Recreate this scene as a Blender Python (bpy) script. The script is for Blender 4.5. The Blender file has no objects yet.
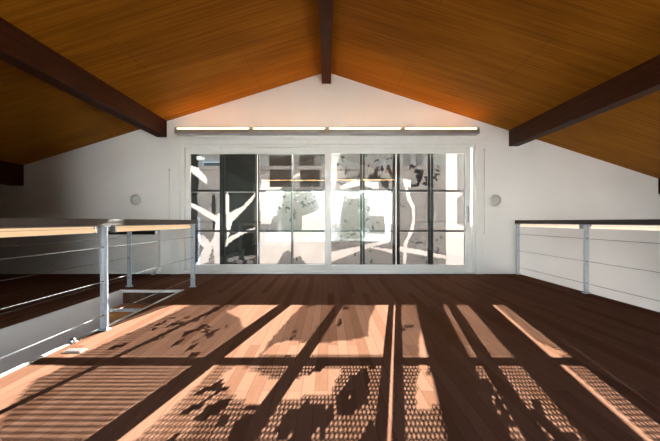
import bpy, bmesh, math, random
from mathutils import Vector, Matrix
random.seed(7)
C = bpy.context.scene.collection
SC = bpy.context.scene

# ------------------------------------------------------------------ measures
EYE = 0.92            # eye height above the loft floor
YW = 6.14             # inner face of the front gable wall
YB = -1.16            # inner face of the gable wall at the other end
XL, XR = -6.25, 6.25  # side walls
ZLOW = -2.75          # floor of the storey below
RIDGE_X, RIDGE_Z = -0.03, 3.543
SL, SR = 0.308, 0.321
def wx(px): return (px - 328.0) / 57.0             # elevation drawing of the gable wall, 57 units per metre
def wz(py): return EYE + (221.5 - py) / 57.0
def roof_z(x): return RIDGE_Z - (SL * (RIDGE_X - x) if x < RIDGE_X else SR * (x - RIDGE_X))

# ------------------------------------------------------------------ materials
def new_mat(name):
    m = bpy.data.materials.new(name); m.use_nodes = True
    nt = m.node_tree; nt.nodes.clear()
    out = nt.nodes.new('ShaderNodeOutputMaterial')
    return m, nt, out
def principled(nt, out, col=(.8,.8,.8), rough=.5, metal=0.0, spec=.5):
    b = nt.nodes.new('ShaderNodeBsdfPrincipled')
    b.inputs['Base Color'].default_value = (*col, 1)
    b.inputs['Roughness'].default_value = rough
    b.inputs['Metallic'].default_value = metal
    b.inputs['Specular IOR Level'].default_value = spec
    nt.links.new(b.outputs[0], out.inputs[0])
    return b
def N(nt, typ, **kw):
    n = nt.nodes.new(typ)
    for k, v in kw.items(): setattr(n, k, v)
    return n
def ramp(nt, fac, stops):
    r = N(nt, 'ShaderNodeValToRGB')
    e = r.color_ramp.elements
    while len(e) < len(stops): e.new(.5)
    for i, (p, c) in enumerate(stops):
        e[i].position = p; e[i].color = (*c, 1)
    nt.links.new(fac, r.inputs[0]); return r
def coords(nt, scale=(1,1,1), rot=(0,0,0)):
    g = N(nt, 'ShaderNodeNewGeometry'); mp = N(nt, 'ShaderNodeMapping')
    mp.inputs['Scale'].default_value = scale; mp.inputs['Rotation'].default_value = rot
    nt.links.new(g.outputs['Position'], mp.inputs['Vector']); return mp.outputs[0]

def plain(name, col, rough=.5, metal=0.0, spec=.5, var=.06, scale=6, bump=0.0):
    m, nt, out = new_mat(name)
    b = principled(nt, out, col, rough, metal, spec)
    n = N(nt, 'ShaderNodeTexNoise'); n.inputs['Scale'].default_value = scale; n.inputs['Detail'].default_value = 4
    nt.links.new(coords(nt), n.inputs['Vector'])
    lo = tuple(max(0, c*(1-var)) for c in col); hi = tuple(min(1, c*(1+var)) for c in col)
    r = ramp(nt, n.outputs['Fac'], [(.3, lo), (.7, hi)])
    nt.links.new(r.outputs[0], b.inputs['Base Color'])
    if bump:
        bp = N(nt, 'ShaderNodeBump'); bp.inputs['Strength'].default_value = bump; bp.inputs['Distance'].default_value = .01
        nt.links.new(n.outputs['Fac'], bp.inputs['Height']); nt.links.new(bp.outputs[0], b.inputs['Normal'])
    return m

def wood_floor(name):
    m, nt, out = new_mat(name)
    b = principled(nt, out, rough=.3, spec=0.0)
    v = coords(nt, (1,1,1), (0,0,math.pi/2))
    br = N(nt, 'ShaderNodeTexBrick')
    br.offset = .37; br.offset_frequency = 2
    br.inputs['Color1'].default_value = (0,0,0,1); br.inputs['Color2'].default_value = (1,1,1,1)
    br.inputs['Mortar'].default_value = (.5,.5,.5,1)
    br.inputs['Scale'].default_value = 1; br.inputs['Mortar Size'].default_value = .0012
    br.inputs['Brick Width'].default_value = 1.9; br.inputs['Row Height'].default_value = .072
    br.inputs['Bias'].default_value = 0
    nt.links.new(v, br.inputs['Vector'])
    g = N(nt, 'ShaderNodeTexNoise'); g.inputs['Scale'].default_value = 5; g.inputs['Detail'].default_value = 6; g.inputs['Distortion'].default_value = .6
    nt.links.new(coords(nt, (14, .9, 1)), g.inputs['Vector'])
    mx = N(nt, 'ShaderNodeMath', operation='MULTIPLY_ADD'); mx.inputs[1].default_value = 1.0
    nt.links.new(br.outputs['Color'], mx.inputs[0])
    sc = N(nt, 'ShaderNodeMath', operation='MULTIPLY'); sc.inputs[1].default_value = .5
    nt.links.new(g.outputs['Fac'], sc.inputs[0]); nt.links.new(sc.outputs[0], mx.inputs[2])
    r = ramp(nt, mx.outputs[0], [(.12, (.086,.039,.023)), (.5, (.107,.051,.032)), (.9, (.128,.064,.042))])
    seam = N(nt, 'ShaderNodeMix', data_type='RGBA'); seam.inputs['B'].default_value = (.06,.025,.014,1)
    nt.links.new(br.outputs['Fac'], seam.inputs['Factor']); nt.links.new(r.outputs[0], seam.inputs['A'])
    nt.links.new(seam.outputs['Result'], b.inputs['Base Color'])
    rr = N(nt, 'ShaderNodeMapRange'); rr.inputs['To Min'].default_value = .13; rr.inputs['To Max'].default_value = .19
    nt.links.new(g.outputs['Fac'], rr.inputs['Value']); nt.links.new(rr.outputs[0], b.inputs['Roughness'])
    bp = N(nt, 'ShaderNodeBump', invert=True); bp.inputs['Strength'].default_value = .06; bp.inputs['Distance'].default_value = .004
    nt.links.new(br.outputs['Fac'], bp.inputs['Height']); nt.links.new(bp.outputs[0], b.inputs['Normal'])
    return m

def ply_ceiling(name):
    m, nt, out = new_mat(name)
    b = principled(nt, out, rough=.5, spec=.02)
    # veneer grain runs down the slope (along X); sheets joined every 1.2 m
    g = N(nt, 'ShaderNodeTexNoise'); g.inputs['Scale'].default_value = 3; g.inputs['Detail'].default_value = 8; g.inputs['Roughness'].default_value = .62
    nt.links.new(coords(nt, (.28, 11, .28)), g.inputs['Vector'])
    g2 = N(nt, 'ShaderNodeTexNoise'); g2.inputs['Scale'].default_value = 1.1; g2.inputs['Detail'].default_value = 3
    nt.links.new(coords(nt, (.6, 1.6, .6)), g2.inputs['Vector'])
    a = N(nt, 'ShaderNodeMath', operation='MULTIPLY_ADD'); a.inputs[1].default_value = .35
    nt.links.new(g2.outputs['Fac'], a.inputs[0]); 
    s = N(nt, 'ShaderNodeMath', operation='MULTIPLY'); s.inputs[1].default_value = .65
    nt.links.new(g.outputs['Fac'], s.inputs[0]); nt.links.new(s.outputs[0], a.inputs[2])
    r = ramp(nt, a.outputs[0], [(.36, (.19,.065,.005)), (.5, (.28,.102,.007)), (.64, (.37,.146,.012))])
    br = N(nt, 'ShaderNodeTexBrick'); br.offset = .5
    br.inputs['Scale'].default_value = 1; br.inputs['Mortar Size'].default_value = .003
    br.inputs['Brick Width'].default_value = 2.3; br.inputs['Row Height'].default_value = 1.2
    nt.links.new(coords(nt), br.inputs['Vector'])
    seam = N(nt, 'ShaderNodeMix', data_type='RGBA'); seam.inputs['B'].default_value = (.16,.055,.015,1)
    nt.links.new(br.outputs['Fac'], seam.inputs['Factor']); nt.links.new(r.outputs[0], seam.inputs['A'])
    nt.links.new(seam.outputs['Result'], b.inputs['Base Color'])
    return m

def grain_wood(name, lo, hi, rough=.5, scale=(9,.6,9)):
    m, nt, out = new_mat(name)
    b = principled(nt, out, rough=rough, spec=.08)
    g = N(nt, 'ShaderNodeTexNoise'); g.inputs['Scale'].default_value = 4; g.inputs['Detail'].default_value = 6
    nt.links.new(coords(nt, scale), g.inputs['Vector'])
    r = ramp(nt, g.outputs['Fac'], [(.35, lo), (.65, hi)])
    nt.links.new(r.outputs[0], b.inputs['Base Color'])
    return m

def glass_mat(name, tint=(.93,.97,.96)):
    m, nt, out = new_mat(name)
    t = N(nt, 'ShaderNodeBsdfTransparent'); t.inputs[0].default_value = (*tint, 1)
    g = N(nt, 'ShaderNodeBsdfGlossy'); g.inputs['Roughness'].default_value = .0
    f = N(nt, 'ShaderNodeFresnel')
    gm = N(nt, 'ShaderNodeNewGeometry'); io = N(nt, 'ShaderNodeMapRange')       # same index on the way in and out of the pane
    io.inputs['To Min'].default_value = 1.52; io.inputs['To Max'].default_value = 1/1.52
    nt.links.new(gm.outputs['Backfacing'], io.inputs['Value']); nt.links.new(io.outputs[0], f.inputs['IOR'])
    mx = N(nt, 'ShaderNodeMixShader')
    nt.links.new(f.outputs[0], mx.inputs[0]); nt.links.new(t.outputs[0], mx.inputs[1]); nt.links.new(g.outputs[0], mx.inputs[2])
    nt.links.new(mx.outputs[0], out.inputs[0])
    return m

def emit(name, col, strength):
    m, nt, out = new_mat(name)
    e = N(nt, 'ShaderNodeEmission'); e.inputs[0].default_value = (*col, 1); e.inputs[1].default_value = strength
    nt.links.new(e.outputs[0], out.inputs[0]); return m

def foliage_mat(name, lo, hi):
    m, nt, out = new_mat(name)
    b = principled(nt, out, rough=.6, spec=.3)
    n = N(nt, 'ShaderNodeTexNoise'); n.inputs['Scale'].default_value = 5; n.inputs['Detail'].default_value = 3
    nt.links.new(coords(nt), n.inputs['Vector'])
    r = ramp(nt, n.outputs['Fac'], [(.3, lo), (.7, hi)])
    nt.links.new(r.outputs[0], b.inputs['Base Color']); return m

M = {}
M['wall'] = plain('wall_paint', (.80,.775,.775), .7, spec=.25, var=.02, scale=2)
M['trim'] = plain('trim_paint', (.80,.785,.77), .38, spec=.4, var=.02)
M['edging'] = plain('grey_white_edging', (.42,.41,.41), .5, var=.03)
M['sash'] = plain('white_powdercoat', (.80,.79,.78), .35, spec=.4, var=.02)
M['floor'] = wood_floor('polished_timber_floor')
M['low_floor'] = plain('dark_lower_floor', (.35,.3,.26), .5)
M['ceil'] = ply_ceiling('plywood_ceiling')
M['beam'] = grain_wood('dark_stained_beam', (.034,.010,.005), (.062,.019,.009), .55)
M['rail'] = plain('dark_grey_rail', (.085,.068,.062), .6, metal=0, spec=.15, var=.08)
M['post'] = plain('galvanised_steel', (.40,.43,.48), .45, metal=.2, var=.08, scale=30)
M['bolt'] = plain('bright_steel', (.7,.7,.72), .25, metal=.9)
M['cable'] = plain('steel_cable', (.16,.155,.16), .7, metal=0, spec=.15)
M['alu'] = plain('anodised_aluminium', (.36,.34,.33), .38, metal=.7)
M['tube'] = emit('tube_glow', (1,.50,.18), 40)
M['tube_rail'] = emit('warm_rail_glow', (1,.66,.38), 1.0)
M['tube_right'] = emit('pale_rail_glow', (1,.86,.66), 1.15)
M['slot'] = plain('black_slot', (.012,.012,.014), .5)
M['steel_dark'] = plain('black_steel', (.014,.012,.012), .4, metal=.0, spec=.45, var=.1)
M['sheet'] = plain('dark_perforated_steel', (.03,.026,.024), .5, spec=.35, var=.1)
M['glass'] = glass_mat('door_glass')
M['grille'] = plain('speaker_grille', (.45,.45,.45), .6, var=.05)
M['cord'] = plain('cord', (.55,.53,.5), .6)
M['stair'] = grain_wood('stair_timber', (.46,.19,.065), (.60,.27,.10), .4, (.6,9,9))
M['concrete'] = plain('pale_concrete', (.62,.58,.53), .8, var=.08, bump=.2)
M['render_wall'] = plain('sand_render', (.46,.36,.30), .85, var=.10, scale=1.6, bump=.2)
M['render_wall2'] = plain('pale_render', (.46,.41,.36), .85, var=.12, scale=1.2)
M['timber_clad'] = grain_wood('light_cutting_timber', (.07,.03,.018), (.12,.05,.03), .5, (9,.6,9))  # dark finish given to unseen left walls to cut bounce light
M['shutter'] = grain_wood('black_brown_shutter', (.018,.010,.007), (.03,.016,.010), .6, (9,9,.6))
M['white_wall'] = plain('white_render', (.76,.80,.84), .8, var=.04)
M['dark_glass'] = plain('dark_window_pane', (.03,.04,.05), .08, spec=.6)
M['roof_metal'] = plain('grey_roofing', (.22,.22,.23), .6)
M['ground'] = plain('dry_grass_ground', (.30,.29,.25), .95, var=.2, scale=.8, bump=.4)
M['bark'] = plain('grey_bark', (.26,.22,.19), .9, var=.25, scale=5, bump=.6)
M['leaf'] = foliage_mat('leaf_green', (.035,.065,.03), (.09,.14,.055))
M['leaf_teal'] = foliage_mat('leaf_bluegreen', (.04,.085,.07), (.11,.19,.15))

# ------------------------------------------------------------------ mesh helpers
def box(bm, x0, x1, y0, y1, z0, z1):
    vs = [bm.verts.new(p) for p in ((x0,y0,z0),(x1,y0,z0),(x1,y1,z0),(x0,y1,z0),(x0,y0,z1),(x1,y0,z1),(x1,y1,z1),(x0,y1,z1))]
    for f in ((0,3,2,1),(4,5,6,7),(0,1,5,4),(1,2,6,5),(2,3,7,6),(3,0,4,7)):
        bm.faces.new([vs[i] for i in f])
def prism_y(bm, poly, y0, y1):
    """poly: list of (x,z); extruded along Y"""
    n = len(poly)
    a = [bm.verts.new((x, y0, z)) for x, z in poly]; b = [bm.verts.new((x, y1, z)) for x, z in poly]
    bm.faces.new(a); bm.faces.new(b[::-1])
    for i in range(n):
        j = (i+1) % n
        bm.faces.new((a[j], a[i], b[i], b[j]))
def tube(bm, p0, p1, r, n=10, r1=None, caps=True):
    p0, p1 = Vector(p0), Vector(p1); d = (p1-p0).normalized()
    r1 = r if r1 is None else r1
    u = d.orthogonal().normalized(); v = d.cross(u)
    A = []; B = []
    for i in range(n):
        a = 2*math.pi*i/n; o = u*math.cos(a)+v*math.sin(a)
        A.append(bm.verts.new(p0+o*r)); B.append(bm.verts.new(p1+o*r1))
    for i in range(n):
        j = (i+1) % n
        f = bm.faces.new((A[i], A[j], B[j], B[i])); f.smooth = True
    if caps:
        bm.faces.new(A[::-1]); bm.faces.new(B)
def path_tube(bm, pts, rad, n=8):
    for i in range(len(pts)-1):
        tube(bm, pts[i], pts[i+1], rad[i], n, rad[i+1])
def lathe_y(bm, prof, c, n=32, sign=-1):
    """prof: (radius, out) spun round an axis along Y, out goes to sign*Y"""
    rings = []
    for r, o in prof:
        if r < 1e-6: rings.append([bm.verts.new((c[0], c[1]+sign*o, c[2]))])
        else: rings.append([bm.verts.new((c[0]+r*math.cos(2*math.pi*i/n), c[1]+sign*o, c[2]+r*math.sin(2*math.pi*i/n))) for i in range(n)])
    for a, b in zip(rings, rings[1:]):
        for i in range(n):
            j = (i+1) % n
            if len(b) == 1: bm.faces.new((a[i], a[j], b[0])).smooth = True
            elif len(a) == 1: bm.faces.new((a[0], b[j], b[i])).smooth = True
            else: bm.faces.new((a[i], a[j], b[j], b[i])).smooth = True
def obj(name, bm, mat, parent=None, bevel=0.0, seg=2):
    bmesh.ops.recalc_face_normals(bm, faces=bm.faces[:])
    me = bpy.data.meshes.new(name); bm.to_mesh(me); bm.free()
    me.materials.append(mat)
    o = bpy.data.objects.new(name, me); C.objects.link(o)
    if parent is not None:
        o.parent = parent
        if parent.type == 'EMPTY': o.matrix_parent_inverse = Matrix.Translation(-parent.location)
    if bevel:
        md = o.modifiers.new('bevel', 'BEVEL'); md.width = bevel; md.segments = seg; md.limit_method = 'ANGLE'
    return o
def tag(o, label, cat, group=None, kind=None):
    o['label'] = label; o['category'] = cat
    if group: o['group'] = group
    if kind: o['kind'] = kind
    return o
def empty(name, loc, label, cat, group=None, kind=None):
    o = bpy.data.objects.new(name, None); C.objects.link(o); o.location = loc; o.empty_display_size = .1
    return tag(o, label, cat, group, kind)
def BM(): return bmesh.new()
def one(name, mat, parent, fn, bevel=0.0):
    bm = BM(); fn(bm); return obj(name, bm, mat, parent, bevel)
def bx(name, mat, parent, *a, bevel=0.0):
    bm = BM(); box(bm, *a); return obj(name, bm, mat, parent, bevel)

# ------------------------------------------------------------------ setting: floor
SX0, SX1, SY0, SY1 = -2.76, -1.95, 0.9, 4.70      # stair opening
FX = 3.36                                         # loft floor edge at the right void
bm = BM()
T = .24
for a in ((XL, SX0, YB, YW), (SX1, FX, YB, YW), (SX0, SX1, SY1, YW), (SX0, SX1, YB, SY0)):
    box(bm, a[0], a[1], a[2], a[3], -T, 0)
tag(obj('floor', bm, M['floor']), 'reddish polished timber strip floor of the loft', 'floor', kind='structure')
tag(bx('floor_lower', M['low_floor'], None, XL, XR, YB, YW, ZLOW-.1, ZLOW), 'floor of the storey below the loft', 'floor', kind='structure')

# gable walls with the door opening
OX0, OX1, OZ1 = wx(177), wx(476), wz(143)
def gable(name, y0, y1, label):
    bm = BM()
    zl, zr = roof_z(XL)+.05, roof_z(XR)+.05
    prism_y(bm, [(XL-.15, ZLOW), (OX0, ZLOW), (OX0, roof_z(OX0)+.04), (XL-.15, zl)], y0, y1)
    prism_y(bm, [(OX1, ZLOW), (XR+.15, ZLOW), (XR+.15, zr), (OX1, roof_z(OX1)+.04)], y0, y1)
    prism_y(bm, [(OX0, OZ1), (OX1, OZ1), (OX1, roof_z(OX1)+.04), (RIDGE_X, RIDGE_Z+.04), (OX0, roof_z(OX0)+.04)], y0, y1)
    prism_y(bm, [(OX0, ZLOW), (OX1, ZLOW), (OX1, -.005), (OX0, -.005)], y0, y1)
    tag(obj(name, bm, M['wall']), label, 'wall', kind='structure')
gable('wall_front', YW, YW+.14, 'white painted gable wall around the wide sliding door')
gable('wall_back', YB-.14, YB, 'white gable wall behind the viewer')
tag(bx('wall_left', M['timber_clad'], None, XL-.15, XL, YB, YW, ZLOW, roof_z(XL)+.1), 'low side wall under the left eave, made dark to dim that end', 'wall', kind='structure')  # out of view; dark finish chosen so it returns little light
bm = BM()
zt = roof_z(XR)+.1
box(bm, XR, XR+.15, YB, .4, ZLOW, zt); box(bm, XR, XR+.15, 4.8, YW, ZLOW, zt)
box(bm, XR, XR+.15, .4, 4.8, ZLOW, ZLOW+.5); box(bm, XR, XR+.15, .4, 4.8, -.35, zt)  # unseen window opening added to bring daylight into the right void
tag(obj('wall_right', bm, M['wall']), 'white side wall under the right eave beyond the void', 'wall', kind='structure')
# ceiling: two plywood-lined slopes
bm = BM()
for x_e in (XL-.15, XR+.15):
    prism_y(bm, [(RIDGE_X, RIDGE_Z), (x_e, roof_z(x_e)), (x_e, roof_z(x_e)+.14), (RIDGE_X, RIDGE_Z+.14)], YB-.14, YW+.14)
tag(obj('ceiling', bm, M['ceil']), 'orange plywood lined ceiling sloping from the ridge', 'ceiling', kind='structure')

# ridge beam and purlins
def beam(name, x0, x1, zb, label):
    bm = BM()
    prism_y(bm, [(x0, zb), (x1, zb), (x1, roof_z(x1)+.02)] + ([(RIDGE_X, RIDGE_Z+.02)] if x0 < RIDGE_X < x1 else []) + [(x0, roof_z(x0)+.02)], YB+.002, YW-.002)
    tag(obj(name, bm, M['beam'], bevel=.006), label, 'beam', kind='structure')
beam('ridge_beam', wx(322), wx(331), wz(84), 'dark ridge beam along the ceiling peak')
beam('purlin', wx(157), wx(167), wz(137.3), 'dark stained purlin halfway down the left slope')
beam('purlin', wx(508.6), wx(518), wz(146.5), 'dark stained purlin halfway down the right slope')
beam('purlin', wx(24)-.19, wx(24), wz(185.8), 'dark stained purlin near the left eave')
beam('purlin', wx(658), wx(658)+.19, wz(194), 'dark stained purlin near the right eave')

tag(bx('wall_shade_partition', M['timber_clad'], None, -3.0, -2.92, YB, 3.05, 0.0, roof_z(-2.92)+.02), 'unseen dark partition added beside the stairwell to shade the left end', 'wall', kind='structure')  # added out of view to keep back-door light off the left end
# stairwell side walls
tag(bx('wall_stairwell', M['wall'], None, SX0-.1, SX0+.005, SY0-.3, SY1+.3, ZLOW, -.03), 'white wall on the far side of the stairwell', 'wall', kind='structure')
tag(bx('wall_stairwell', M['wall'], None, SX1-.005, SX1+.1, SY0-.3, SY1+.3, ZLOW, -.03), 'white wall under the loft floor beside the stairwell', 'wall', kind='structure')
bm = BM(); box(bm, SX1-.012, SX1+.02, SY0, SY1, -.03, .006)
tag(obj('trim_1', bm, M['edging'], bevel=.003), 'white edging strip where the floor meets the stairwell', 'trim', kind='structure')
bm = BM(); box(bm, SX0-.02, SX0+.008, SY0, SY1, -.05, .008)
tag(obj('trim_2', bm, M['trim'], bevel=.003), 'white edging strip on the far side of the stairwell', 'trim', kind='structure')

# ------------------------------------------------------------------ staircase
st = empty('staircase', (SX0, SY1, ZLOW), 'timber staircase with pale nosings going down through the left floor opening', 'staircase')
n = 14
rise = -ZLOW / (n+1)
x0, x1 = SX0+.008, SX1-.016
for k in range(n+1):
    z = -rise*k; y = SY1 - .29*k
    if k:
        bx('tread', M['stair'], st, x0, x1, y, y+.31, z-.035, z, bevel=.004)
        bm = BM(); box(bm, x0, x1, y-.022, y+.02, z-.03, z+.004)
    else:
        bm = BM(); box(bm, x0, x1, y-.022, y, z-.03, z+.004)
    o = obj('nosing', bm, M['trim'], st, .003); o['label'] = 'pale nosing strip'
    bx('riser', M['stair'], st, x0, x1, y+.002, y+.018, z-rise+.002, z-.032)

# ------------------------------------------------------------------ sliding doors (front and back)
def slider(name, yi, s, label):
    """yi: inner wall face, s=+1 outside lies at +Y"""
    root = empty(name, (0, yi, 0), label, 'sliding door', kind='structure')
    Y = lambda a, b: (yi+s*a, yi+s*b) if s > 0 else (yi+s*b, yi+s*a)
    # casing on the wall face
    bm = BM()
    ct = wz(137.5)
    box(bm, wx(170.5), wx(181), *Y(-.03, 0), .0, ct); box(bm, wx(475), wx(483), *Y(-.03, 0), .0, ct)
    box(bm, wx(181), wx(475), *Y(-.03, 0), wz(145), ct)
    obj('casing', bm, M['trim'], root, .006)
    bm = BM(); box(bm, wx(169), wx(484.5), *Y(-.06, 0), wz(139), wz(134.6)); box(bm, wx(169.8), wx(483.7), *Y(-.045, 0), wz(140.4), wz(139))
    obj('head_moulding', bm, M['trim'], root, .006)
    # outer frame inside the opening
    bm = BM()
    box(bm, OX0, wx(184), *Y(0, .13), 0, OZ1); box(bm, wx(472.5), OX1, *Y(0, .13), 0, OZ1)
    box(bm, wx(184), wx(472.5), *Y(0, .13), wz(147.5), OZ1); box(bm, wx(184), wx(472.5), *Y(0, .13), 0, .045)
    obj('frame', bm, M['sash'], root, .004)
    def sash(xa, xb, ga, gb, y0, y1, lab, handle=None):
        zb, zt = .045, wz(146.8)
        bm = BM()
        box(bm, xa, ga, *Y(y0, y1), zb, zt); box(bm, gb, xb, *Y(y0, y1), zb, zt)
        box(bm, ga, gb, *Y(y0, y1), wz(153), zt); box(bm, ga, gb, *Y(y0, y1), zb, wz(265))
        o = obj('sash', bm, M['sash'], root, .004); o['label'] = lab
        ym = (y0+y1)/2
        bm = BM(); box(bm, ga-.005, gb+.005, *Y(ym-.003, ym+.003), wz(265)-.005, wz(153)+.005)
        obj('glass', bm, M['glass'], o)
        if handle:
            bm = BM(); box(bm, handle-.012, handle+.012, *Y(y0-.008, y0+.002), wz(222), wz(206))
            box(bm, handle-.006, handle+.006, *Y(y0-.03, y0-.02), wz(220), wz(208))
            box(bm, handle-.006, handle+.006, *Y(y0-.03, y0), wz(209.5), wz(208)); box(bm, handle-.006, handle+.006, *Y(y0-.03, y0), wz(220), wz(218.5))
            obj('handle', bm, M['alu'], o, .002)
    sash(wx(184), wx(331), wx(188.5), wx(324.8), .075, .115, 'left fixed sash')
    sash(wx(325.5), wx(471.3), wx(331.2), wx(466), .02, .06, 'right sliding sash with handle', wx(468.7))
slider('door_1', YW, 1, 'wide white framed sliding glass door in the front gable wall')
slider('door_2', YB, -1, 'wide white framed sliding glass door at the back of the room')

# ------------------------------------------------------------------ strip lights above doors
def strip(y, s, label):
    wq = lambda py: EYE + (221.5-py)/57.0*.968      # the channel stands out from the wall
    root = empty('strip_light', (wx(326), y, wq(132)), label, 'light')
    Y = lambda a, b: (y-s*b, y-s*a) if s > 0 else (y-s*a, y-s*b)
    xa, xb = wx(174.5)*.968, wx(479.5)*.968
    bm = BM(); box(bm, xa, xb, *Y(0.0, .205), wq(133.6), wq(130.4)); box(bm, xa, xb, *Y(.199, .205), wq(130.4), wq(129.0)); box(bm, xa, xb, *Y(0, .006), wq(130.4), wq(127.5))
    obj('channel', bm, M['alu'], root, .002)
    n = 4; w = (xb-xa)/n
    for i in range(n):
        ca, sa = math.cos(math.radians(38)), math.sin(math.radians(38))
        def slab(b, off, t, wd):            # long slab tilted up and into the room; off along its facing direction
            P = []
            for x in (xa+w*i+.045, xa+w*(i+1)-.045):
                for u, v in ((-wd, off), (wd, off), (wd, off+t), (-wd, off+t)):
                    P.append(b.verts.new((x, y-s*(.165+v*sa-u*ca), wq(128.2)+v*ca+u*sa)))
            for f in ((0,1,2,3), (7,6,5,4), (0,4,5,1), (1,5,6,2), (2,6,7,3), (3,7,4,0)):
                b.faces.new([P[k] for k in f])
        bm = BM(); slab(bm, 0, .003, .014)
        obj('light_tube', bm, M['tube'], root)
        bm = BM(); slab(bm, -.012, .011, .018)
        obj('reflector', bm, M['alu'], root)
    for i in range(n+1):
        x = xa+w*i
        bm = BM(); box(bm, max(xa, x-.04), min(xb, x+.04), *Y(.13, .195), wq(130.4), wq(127.2))
        obj('tube_holder', bm, M['alu'], root, .002)
strip(YW-.002, 1, 'long uplight strip with four glowing tubes above the front sliding door')
strip(YB+.002, -1, 'long uplight strip with four glowing tubes above the back sliding door')

# ------------------------------------------------------------------ round wall speakers, cords, heater
for px, lab in ((136, 'round grey flush speaker on the wall left of the sliding door'), (495.5, 'round grey flush speaker on the wall right of the sliding door')):
    c = (wx(px), YW, wz(200))
    r = empty('wall_speaker', c, lab, 'speaker', 'wall speakers')
    one('rim', M['trim'], r, lambda b: lathe_y(b, [(.105, 0), (.105, .008), (.096, .011), (.094, .006)], c))
    one('grille', M['grille'], r, lambda b: lathe_y(b, [(.094, .002), (.093, .007), (.05, .009), (0, .01)], c))
for px, ya, yb, lab in ((482.4, 150, 231, 'thin pull cord with small knob hanging right of the sliding door'), (171.2, 170, 229, 'thin pull cord with small knob hanging left of the sliding door')):
    x = wx(px) + (.03 if px > 300 else -.03); yy = YW-.012
    r = empty('pull_cord', (x, YW, wz(ya)), lab, 'cord', 'pull cords')
    one('cord', M['cord'], r, lambda b: tube(b, (x, yy, wz(yb)), (x, yy, wz(ya)), .004, 6))
    one('knob', M['cord'], r, lambda b: (tube(b, (x, yy, wz(yb)-.035), (x, yy, wz(yb)), .012, 10, .006), tube(b, (x, yy, wz(yb)-.045), (x, yy, wz(yb)-.035), .007, 10, .012)))
    bx('bracket', M['cord'], r, x-.01, x+.01, YW-.02, YW, wz(ya)-.01, wz(ya)+.02, bevel=.002)

hx0, hx1, hz0, hz1 = wx(101), wx(161), wz(270.5), wz(228)
ht = empty('wall_heater', ((hx0+hx1)/2, YW, hz0), 'white panel heater with black top slot on the wall behind the stairs', 'heater')
bx('body', M['trim'], ht, hx0, hx1, YW-.11, YW-.004, hz0, hz1, bevel=.01)
bx('air_slot', M['slot'], ht, hx0+.05, hx1-.05, YW-.116, YW-.108, wz(234.3), wz(230.7))
bx('foot', M['trim'], ht, hx0+.08, hx0+.13, YW-.09, YW-.01, .0, hz0+.004); bx('foot', M['trim'], ht, hx1-.13, hx1-.08, YW-.09, YW-.01, .0, hz0+.004)

# ------------------------------------------------------------------ cable railings
RT = .942
def railing(x, ys, ya, yb, side, label, base=0.0):
    """side: +1 room lies at +x of the rail"""
    root = empty('cable_railing', (x, ya, 0), label, 'railing', 'steel cable railings')
    bx('handrail', M['rail'], root, x-.035, x+.035, ya, yb, RT-.056, RT, bevel=.004)
    zs = (.70, .41, .125)
    for y in ys:
        bm = BM()
        for dx in (-.018, .018): box(bm, x+dx-.0125, x+dx+.0125, y-.008, y+.008, 0.009, RT-.06)
        box(bm, x-.006, x+.006, y-.005, y+.005, 0.009, RT-.06)
        p = obj('post', bm, M['post'], root, .002)
        bx('base_plate', M['post'], p, x-.042, x+.042, y-.03, y+.03, 0, .01, bevel=.002)
        bx('saddle', M['post'], p, x-.031, x+.031, y-.045, y+.045, RT-.066, RT-.054, bevel=.002)
        for z in zs:
            one('cable_ferrule', M['bolt'], p, lambda b: tube(b, (x, y-.022, z), (x, y+.022, z), .009, 10))
        for dx in (-.03, .03):
            one('bolt', M['bolt'], p, lambda b: tube(b, (x+dx, y-.018, .01), (x+dx, y-.018, .018), .007, 8))
    for z in zs:
        bm = BM(); tube(bm, (x, ya+.01, z), (x, yb-.03, z), .0026, 8); obj('cable', bm, M['cable'], root)
railing(-1.90, (4.92, 2.97, 1.02, -.9), YB+.02, 4.99, 1, 'grey steel cable railing along the near side of the stairwell')
railing(-2.81, (4.95, 2.94, 1.14, -.64), YB+.02, 5.01, 1, 'grey steel cable railing along the far side of the stairwell')
railing(3.31, (6.10, 4.485, 2.87, 1.25, -.4), YB+.02, YW-.004, -1, 'grey steel cable railing along the right floor edge')

def rail_light(x, side, y0, y1, mat, label, group):
    """batten fixed under the handrail, glowing towards the room"""
    root = empty('rail_light', (x, (y0+y1)/2, RT-.057), label, 'light', group)
    zt = RT-.057
    bm = BM(); box(bm, x-.028, x+.028, y0, y1, zt-.006, zt); box(bm, x-side*.008-.004, x-side*.008+.004, y0, y1, zt-.06, zt-.006)
    obj('housing', bm, M['alu'], root, .002)
    bm = BM()
    xx = x+side*.013
    tube(bm, (xx, y0+.02, zt-.041), (xx, y1-.02, zt-.041), .0165, 14)
    obj('light_tube', bm, mat, root)
    bm = BM(); tube(bm, (xx-side*.004, y0+.02, zt-.0145), (xx-side*.004, y1-.02, zt-.0145), .0075, 12)
    obj('light_tube', bm, mat, root)
    for ye in (y0, y1-.025):
        bx('end_cap', M['alu'], root, x-.022, x+.03, ye, ye+.025, zt-.06, zt-.006, bevel=.003)
gl = 'tube lights under the handrails'
rail_light(-1.90, 1, 3.08, 4.80, M['tube_rail'], 'glowing tube under the left handrail between its two standing posts', gl)
rail_light(-1.90, 1, 1.10, 2.84, M['tube_rail'], 'glowing tube under the left handrail running out of the picture', gl)
rail_light(3.31, -1, 4.56, 6.02, M['tube_right'], 'glowing tube under the right handrail nearest the sliding door wall', gl)
rail_light(3.31, -1, 3.0, 4.40, M['tube_right'], 'glowing tube under the right handrail running out of the picture', gl)

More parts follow.
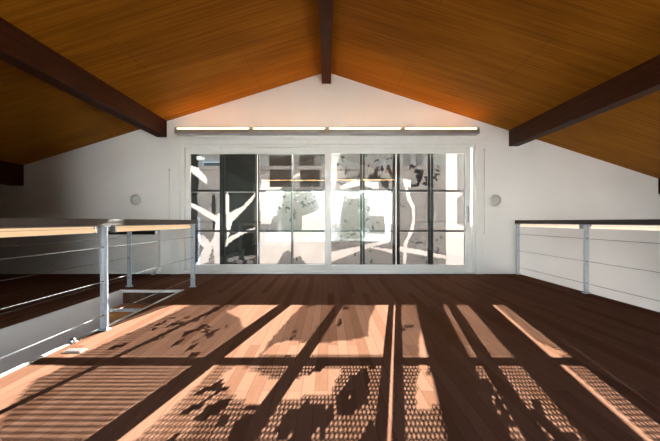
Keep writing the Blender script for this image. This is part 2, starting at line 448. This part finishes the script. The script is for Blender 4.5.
# floor fittings near the stairwell edge
r = empty('floor_outlet', (-1.797, 2.486, 0), 'small rectangular steel outlet plate set in the floor by the stairwell', 'outlet')
bx('plate', M['alu'], r, -1.862, -1.732, 2.445, 2.527, 0, .005, bevel=.002)
bx('lid', M['rail'], r, -1.85, -1.744, 2.456, 2.516, .005, .008, bevel=.002)
r = empty('floor_stud', (-1.94, 2.66, .008), 'small bright domed stud on the white stairwell edging', 'stud')
def dome(b):
    n, m = 16, 6
    c = Vector((-1.94, 2.66, .008)); R = .021
    rings = []
    for i in range(m):
        a = math.pi/2*i/m
        rings.append([b.verts.new(c+Vector((R*math.cos(a)*math.cos(2*math.pi*k/n), R*math.cos(a)*math.sin(2*math.pi*k/n), R*1.3*math.sin(a)))) for k in range(n)])
    top = b.verts.new(c+Vector((0,0,R*1.3)))
    b.faces.new(rings[0][::-1])
    for i in range(m-1):
        for k in range(n): b.faces.new((rings[i][k], rings[i][(k+1)%n], rings[i+1][(k+1)%n], rings[i+1][k])).smooth = True
    for k in range(n): b.faces.new((rings[-1][k], rings[-1][(k+1)%n], top)).smooth = True
one('dome', M['bolt'], r, dome)
one('collar', M['bolt'], r, lambda b: tube(b, (-1.94, 2.66, .008), (-1.94, 2.66, .011), .028, 16))

# ------------------------------------------------------------------ laser-cut steel screens outside the door
YS = YW + .20
KS = 350.0 / YS
def sxm(px): return (px-328.0)/KS
def szm(py): return EYE + (221.5-py)/KS
def inpoly(p, poly):
    x, y = p; c = False; j = len(poly)-1
    for i in range(len(poly)):
        xi, yi = poly[i]; xj, yj = poly[j]
        if (yi > y) != (yj > y) and x < (xj-xi)*(y-yi)/(yj-yi)+xi: c = not c
        j = i
    return c
def dseg(p, a, b):
    ax, ay = a; bx_, by = b; dx, dy = bx_-ax, by-ay
    t = max(0, min(1, ((p[0]-ax)*dx+(p[1]-ay)*dy)/(dx*dx+dy*dy+1e-9)))
    return math.hypot(p[0]-ax-t*dx, p[1]-ay-t*dy), t
# design of the cut-outs: drawn on the elevation. S solid, O open (cut right away), rest perforated
SOLID = [
    [(186,150),(200,150),(198,166),(199,180),(197,196),(198,210),(196,228),(198,240),(195,266),(186,266)],
    [(223,150),(258,150),(258,268),(223,268)],
    [(212,195),(215,196),(216,208),(215,228),(213,230),(212,215)],
    [(244,196),(258,196),(258,232),(244,232)],
]
OPEN = [
    [(227,240),(226,214),(226,194),(227.5,192),(229,197),(229,213),(243,206),(256,192),(254,199),(243,211),(232,222),(230,232)],
    [(225,246),(227,238),(240,232),(255,227.5),(255,229),(241,235),(229,243),(227,247)],
    [(217,214),(221,213),(221,266),(215,266),(213,246),(208,262),(196,266),(197,262),(204,248),(200,244),(197,234),(205,236),(210,243),(214,236)],
    [(190,202),(205,209),(218,217),(217,223),(204,215),(190,206)],
    [(189,165),(198,168),(207,178),(207,184),(197,177),(189,170)],
    [(196,156),(205,157),(205,160),(197,160)],
    [(259,190),(277,190),(275,206),(271,224),(261,224)],
    [(262,179),(274,182),(282,184),(281,190),(260,190)],
    [(268,188),(280,181),(290,177),(299,173),(309,169),(309,172),(299,176),(289,181),(275,189)],
    [(258,232),(290,232),(326,232),(326,264),(306,264),(300,256),(294,258),(289,250),(284,252),(280,259),(277,264),(258,264)],
    [(302,216),(314,212),(325,205),(325,234),(302,234)],
    [(331,150),(341,150),(337,164),(337,178),(334,192),(331,192)],
    [(331,192),(346,192),(343,200),(341,212),(340,224),(331,224)],
    [(340,186),(352,181),(361,179.5),(361,185),(348,188),(341,190)],
    [(346,193),(362,193),(362,198),(351,199),(346,197)],
    [(364,181),(378,182),(379,189),(371,188),(364,185)],
    [(364,193.5),(394,193.5),(394,224),(385,224),(383,210),(385,201),(377,199),(364,198)],
    [(331,252),(360,246),(386,240),(390,242),(362,250),(342,258),(331,262)],
    [(366,246),(395,250),(395,254),(372,248)],
    [(398,246),(420,250),(447,256),(447,259),(420,255),(398,251)],
    [(405,187),(407,186),(411,198),(415,206),(415,222),(413,232),(407,244),(406,264),(403,264),(404,243),(410,230),(412.5,220),(412,208),(407,199)],
    [(403,179),(411,180),(411,187.5),(404,186)],
    [(446,150),(457,150),(457,192),(463,194),(457,198),(457,224),(464,226),(464,266),(446,266)],
]
rl = random.Random(3)
LEAF = []
def leafcluster(cx, cy, n, sp, r0, r1):
    for _ in range(n):
        LEAF.append((cx+rl.gauss(0, sp), cy+rl.gauss(0, sp*.8), rl.uniform(r0, r1), rl.uniform(0, math.pi), rl.uniform(.35, .75)))
for a in ((410,166,3,2,1.2,2.2),(416,172,6,3,1.5,3),(422,178,16,4,1.6,3.6),(436,176,8,3,1.2,3),(437,168,3,2,1,2),(413,186,5,2.5,1,2.2),
          (336,160,6,4,1.2,2.4),(345,168,4,4,1,2),(374,157,6,5,1.2,2.6),(388,156,4,3,1.2,2),(350,201,6,5,.9,2),(365,206,5,4,.9,1.8),(372,222,7,5,1,2.2),(352,232,6,6,1,2),
          (340,243,5,5,1,2),(358,255,5,6,1,2.4),(372,258,5,5,1,2),(416,242,4,2.5,1.2,2.2),(433,250,6,3,1,2.8),(437,239,3,3,1,1.8),(431,262,4,3,1,2),(425,258,3,2,1,2.2),
          (434,210,3,2,1,2),(280,205,9,5,1,2.4),(290,212,7,5,1,2.2),(300,203,7,4,1,2.2),(312,200,9,4,1,2.4),(318,215,6,4,1,2),(276,245,4,5,1,2),(298,256,5,5,1,2),
          (352,180,9,5,1.4,3.2),(372,176,16,6,1.6,3.6),(386,183,10,4,1.4,3),(390,170,8,4,1.4,3),(404,205,4,2,.8,1.6),(215,205,3,2,1,1.8)):
    leafcluster(*a)
BOT = [(231,260),(236,258),(240,262),(247,258),(252,257),(250,262)]
WIDE = [(334,150),(341,150),(340,166),(347,174),(350,192),(334,192)]      # larger holes
def cls(px, py):
    for cx, cy in BOT:
        if math.hypot((px-cx)/1.5, py-cy) < 2.2: return 'P'
    for poly in OPEN:
        if inpoly((px, py), poly): return 'O'
    for poly in SOLID:
        if inpoly((px, py), poly): return 'S'
    for cx, cy, r, a, asp in LEAF:
        dx, dy = px-cx, py-cy
        if dx*dx+dy*dy > r*r: continue
        u = dx*math.cos(a)+dy*math.sin(a); v = -dx*math.sin(a)+dy*math.cos(a)
        if (u/r)**2 + (v/(r*asp))**2 < 1: return 'S'
    if inpoly((px, py), WIDE): return 'W'
    return 'P'
PITCH = .020
OPEN_R = .51
def infill(xa, xb, za, zb):
    """hexagonal perforated sheet from xa..xb, za..zb with cut-outs"""
    R = PITCH/math.sqrt(3)
    verts, faces = [], []
    rows = int((zb-za)/(1.5*R))+2
    cols = int((xb-xa)/PITCH)+2
    ang = [math.radians(30+60*i) for i in range(6)]
    for r in range(rows):
        z = za+r*1.5*R
        for c in range(cols):
            x = xa+c*PITCH+(PITCH/2 if r % 2 else 0)
            if x > xb+.001 or z > zb+.001: continue
            k = cls(328+x*KS, 221.5-(z-EYE)*KS)
            if k == 'O': continue
            b = len(verts)
            o6 = [(min(xb, max(xa, x+R*math.cos(a))), YS, min(zb, max(za, z+R*math.sin(a)))) for a in ang]
            verts += o6
            if k == 'S': faces.append([b+i for i in range(6)])
            else:
                q = R*(.70 if k == 'W' else OPEN_R)
                verts += [(min(xb, max(xa, x+q*math.cos(a))), YS, min(zb, max(za, z+q*math.sin(a)))) for a in ang]
                for i in range(6):
                    j = (i+1) % 6
                    faces.append([b+i, b+j, b+6+j, b+6+i])
    return verts, faces
SPANS = [(186,222.3),(222.3,257.4),(258.0,292.3),(292.3,327.5),(327.5,362.3),(362.3,395.5),(396.4,430.3),(430.3,466)]
STILE = [(1.4,2.3),(2.6,1.7),(1.7,1.1),(1.1,2.2),(2.4,2.4),(2.4,3.1),(3.2,2.7),(2.7,1.7)]
WHERE = ['with a solid left edge and pale branches, leftmost outside the door',
         'nearly solid black, with one forked white branch',
         'open down its left side',
         'with a cut-away foot, directly left of the door meeting stile',
         'with a branch across its head, directly right of the meeting stile',
         'open down its right side, second right of the meeting stile',
         'with a thin pale trunk and dark leaves at its top',
         'with a broad cut-away right half, rightmost outside the door']
WHERE[2] = 'open down its left side, right of the nearly black one'
zA, zB1, zB2, zC = szm(268), szm(231), szm(191), szm(149)
for i in range(8):
    a, b = sxm(SPANS[i][0]), sxm(SPANS[i][1])
    wa, wb = STILE[i][0]/KS, STILE[i][1]/KS
    gap = .003
    root = empty('metal_screen', ((a+b)/2, YS, zA), 'dark cut steel screen ' + WHERE[i], 'screen', 'laser cut screens outside the door')
    bm = BM()
    y0, y1 = YS-.018, YS+.018
    box(bm, a+gap, a+wa, y0, y1, zA-.06, zC+.05); box(bm, b-wb, b-gap, y0, y1, zA-.06, zC+.05)
    for z, h in ((zA-.03, .03), (zB1, .017), (zB2, .017), (zC+.02, .03)):
        box(bm, a+wa, b-wb, y0, y1, z-h, z+h)
    obj('frame', bm, M['steel_dark'], root)
    for z0, z1 in ((zA, zB1-.017), (zB1+.017, zB2-.017), (zB2+.017, zC-.01)):
        v, f = infill(a+wa, b-wb, z0, z1)
        me = bpy.data.meshes.new('infill_panel'); me.from_pydata(v, [], f); me.materials.append(M['sheet'])
        o = bpy.data.objects.new('infill_panel', me); C.objects.link(o)
        o.parent = root; o.matrix_parent_inverse = Matrix.Translation(-root.location)
bm = BM(); box(bm, sxm(186)-.1, sxm(466)+.1, YS-.035, YS+.035, zC+.052, zC+.13); box(bm, sxm(186)-.1, sxm(466)+.1, YS-.03, YS+.03, zA-.16, zA-.062)
tag(obj('trim_3', bm, M['steel_dark']), 'black steel head and sill tracks of the outside screens', 'track', kind='structure')

# ------------------------------------------------------------------ outdoors
SUN_S, SUN_T = .20, .365          # sun comes from +Y, to the right by SUN_S, climbing SUN_T per metre
tag(bx('ground', M['ground'], None, -60, 60, -60, 60, ZLOW-.3, ZLOW-.12), 'dry ground outside the building', 'ground', kind='structure')
bm = BM(); box(bm, -5, 5, YS+.06, YS+1.3, -.25, -.06)
tag(obj('balcony', bm, M['concrete']), 'pale concrete balcony slab outside the screens', 'balcony', kind='structure')

def house(x0, x1, y0, y1, ztop, mat, label, wins, facing, shutters=()):
    r = empty('house', ((x0+x1)/2, (y0+y1)/2, ZLOW-.12), label, 'house')
    bx('wall', mat, r, x0, x1, y0, y1, ZLOW-.12, ztop-.12)
    bx('parapet_cap', mat, r, x0-.06, x1+.06, y0-.06, y1+.06, ztop-.12, ztop)
    yf = y0 if facing < 0 else y1
    for xa, xb, za, zb in wins:
        bm = BM()
        e = .06
        for q in ((xa-e, xb+e, za-e, za), (xa-e, xb+e, zb, zb+e), (xa-e, xa, za, zb), (xb, xb+e, za, zb)):
            box(bm, q[0], q[1], yf-.04, yf+.04, q[2], q[3])
        w = obj('window_frame', bm, M['white_wall'], r)
        bx('pane', M['dark_glass'], w, xa, xb, yf-.02, yf+.02, za, zb)
    for xa, xb, za, zb in shutters:
        bx('shutter', M['shutter'], r, xa, xb, yf-.05, yf+.03, za, zb, bevel=.01)['label'] = 'dark timber shutter'
    return r
D1 = 5.0
house(-9, 9, YS+D1, YS+D1+.9, .885+SUN_T*D1, M['render_wall'], 'long sand coloured flat roofed house seen through the screens', [(-5.2,-4.2,-.4,1.0), (5.4,6.6,-.4,1.0)], -1, [(-1.88,-1.12,2.04,2.66), (-.90,-.27,2.04,2.66)])
house(-12, 12, -27, -22, 4.4, M['white_wall'], 'white house behind the viewer beyond the back door', [(-6.4,-5,-.3,1.5), (-2,-.2,-.3,1.5), (4,5.6,-.3,1.5)], 1)

house(-14, 9, YS+12, YS+15, 4.5, M['render_wall2'], 'taller pale house rising behind the sand coloured house', [(-6.5,-5.2,2.9,4.0)], -1, [(-3.08,-1.80,3.2,4.44), (-1.50,-.40,3.2,4.44)])

def crown(bm, c, rx, ry, rz, n, leaf, rng):
    for _ in range(n):
        while True:
            p = Vector((rng.uniform(-1,1), rng.uniform(-1,1), rng.uniform(-1,1)))
            if .3 < p.length < 1: break
        q = Vector((c[0]+p.x*rx, c[1]+p.y*ry, c[2]+p.z*rz))
        u = Vector((rng.gauss(0,1), rng.gauss(0,1), rng.gauss(0,1))).normalized(); w = u.orthogonal().normalized()
        s = leaf*rng.uniform(.6, 1.4)
        vs = [bm.verts.new(q+u*s*a+w*s*.45*b) for a, b in ((-1,0),(0,-1),(1,0),(0,1))]
        bm.faces.new(vs)
def tree(x, y, h, r, zc, crown_r, n, mat, label, seed, zbase=ZLOW-.12, leaf=.12):
    rng = random.Random(seed)
    root = empty('tree', (x, y, zbase), label, 'tree', 'trees outside')
    bm = BM()
    pts = [(x, y, zbase)] + [(x+rng.uniform(-.02,.02), y+rng.uniform(-.04,.04), zbase+(h)*k/5) for k in range(1, 6)]
    path_tube(bm, pts, [r*(1.15-.07*k) for k in range(6)], 14)
    top = Vector(pts[-1])
    for k in range(6):
        a = rng.uniform(0, 6.28)
        path_tube(bm, [top-Vector((0,0,.3)), top+Vector((math.cos(a)*crown_r[0]*.4, math.sin(a)*crown_r[1]*.4, .5)), top+Vector((math.cos(a)*crown_r[0]*.75, math.sin(a)*crown_r[1]*.75, crown_r[2]*.9))], [r*.5, r*.3, r*.08], 7)
    obj('trunk', bm, M['bark'], root)
    bm = BM(); crown(bm, (x, y, zc), *crown_r, n, leaf, rng); obj('foliage', bm, mat, root)
# two trunks added to cast dark floor bands, crowns above the door head
YT = YS+7.2
tree(sxm(417.5)+SUN_S*7.2, YT, 8.3, .165, 6.1, (.5,.5,.6), 700, M['leaf'], 'tall bare trunk added to shade the floor, behind the sand coloured house, nearer the middle', 11)
tree(sxm(449)+SUN_S*8.6, YT+1.4, 9.0, .15, 6.8, (.5,.5,.6), 700, M['leaf'], 'tall bare trunk added to shade the floor, behind the sand coloured house, further right', 12)
tree(-.45, YS+8.5, 7.6, .16, 5.0, (.85,1.0,1.3), 3200, M['leaf'], 'leafy tree added to shade the stairwell, behind the sand coloured house, at the left', 13, leaf=.16)  # crown added to keep the sun off the stairwell wall
tree(-2.7, -19.3, 4.2, .2, 1.6, (2.1,1.5,2.6), 3800, M['leaf_teal'], 'blue green tree beyond the back door, on the left', 14)
tree(2.4, -18.8, 4.0, .2, 1.4, (1.5,1.4,2.5), 2800, M['leaf_teal'], 'blue green tree beyond the back door, near its middle', 15)

# ------------------------------------------------------------------ light
sun = bpy.data.lights.new('sun', 'SUN'); sun.energy = 104; sun.angle = math.radians(.12); sun.color = (1, .95, .90)
so = bpy.data.objects.new('sun', sun); C.objects.link(so); so.location = (4, 14, 9)
d = Vector((-SUN_S, -1, -SUN_T)); so.rotation_euler = d.to_track_quat('-Z', 'Y').to_euler()
w = bpy.data.worlds.new('World'); SC.world = w; w.use_nodes = True
nt = w.node_tree; nt.nodes.clear()
sky = N(nt, 'ShaderNodeTexSky'); sky.sky_type = 'NISHITA'; sky.sun_disc = False
sky.sun_elevation = math.atan(SUN_T/math.hypot(1, SUN_S)); sky.sun_rotation = math.atan2(SUN_S, 1)
sky.air_density = 1; sky.dust_density = 2.5; sky.ozone_density = 1
bg = N(nt, 'ShaderNodeBackground'); bg.inputs[1].default_value = 1.2
wo = N(nt, 'ShaderNodeOutputWorld')
nt.links.new(sky.outputs[0], bg.inputs[0]); nt.links.new(bg.outputs[0], wo.inputs[0])

# ------------------------------------------------------------------ camera and view
cam = bpy.data.cameras.new('camera'); co = bpy.data.objects.new('camera', cam); C.objects.link(co)
co.location = (0, 0, EYE); co.rotation_euler = (math.pi/2, 0, 0)
cam.sensor_width = 36; cam.lens = 350/660*36; cam.shift_x = 2/660; cam.shift_y = 1/660; cam.clip_start = .02
SC.camera = co
SC.view_settings.view_transform = 'Standard'; SC.view_settings.look = 'None'
SC.view_settings.exposure = 0; SC.view_settings.gamma = 1; SC.view_settings.use_curve_mapping = False
cy = SC.cycles
cy.use_denoising = True
try: cy.denoiser = 'OPENIMAGEDENOISE'
except Exception: pass
cy.max_bounces = 12; cy.diffuse_bounces = 6; cy.glossy_bounces = 6; cy.transparent_max_bounces = 32
cy.sample_clamp_indirect = 60
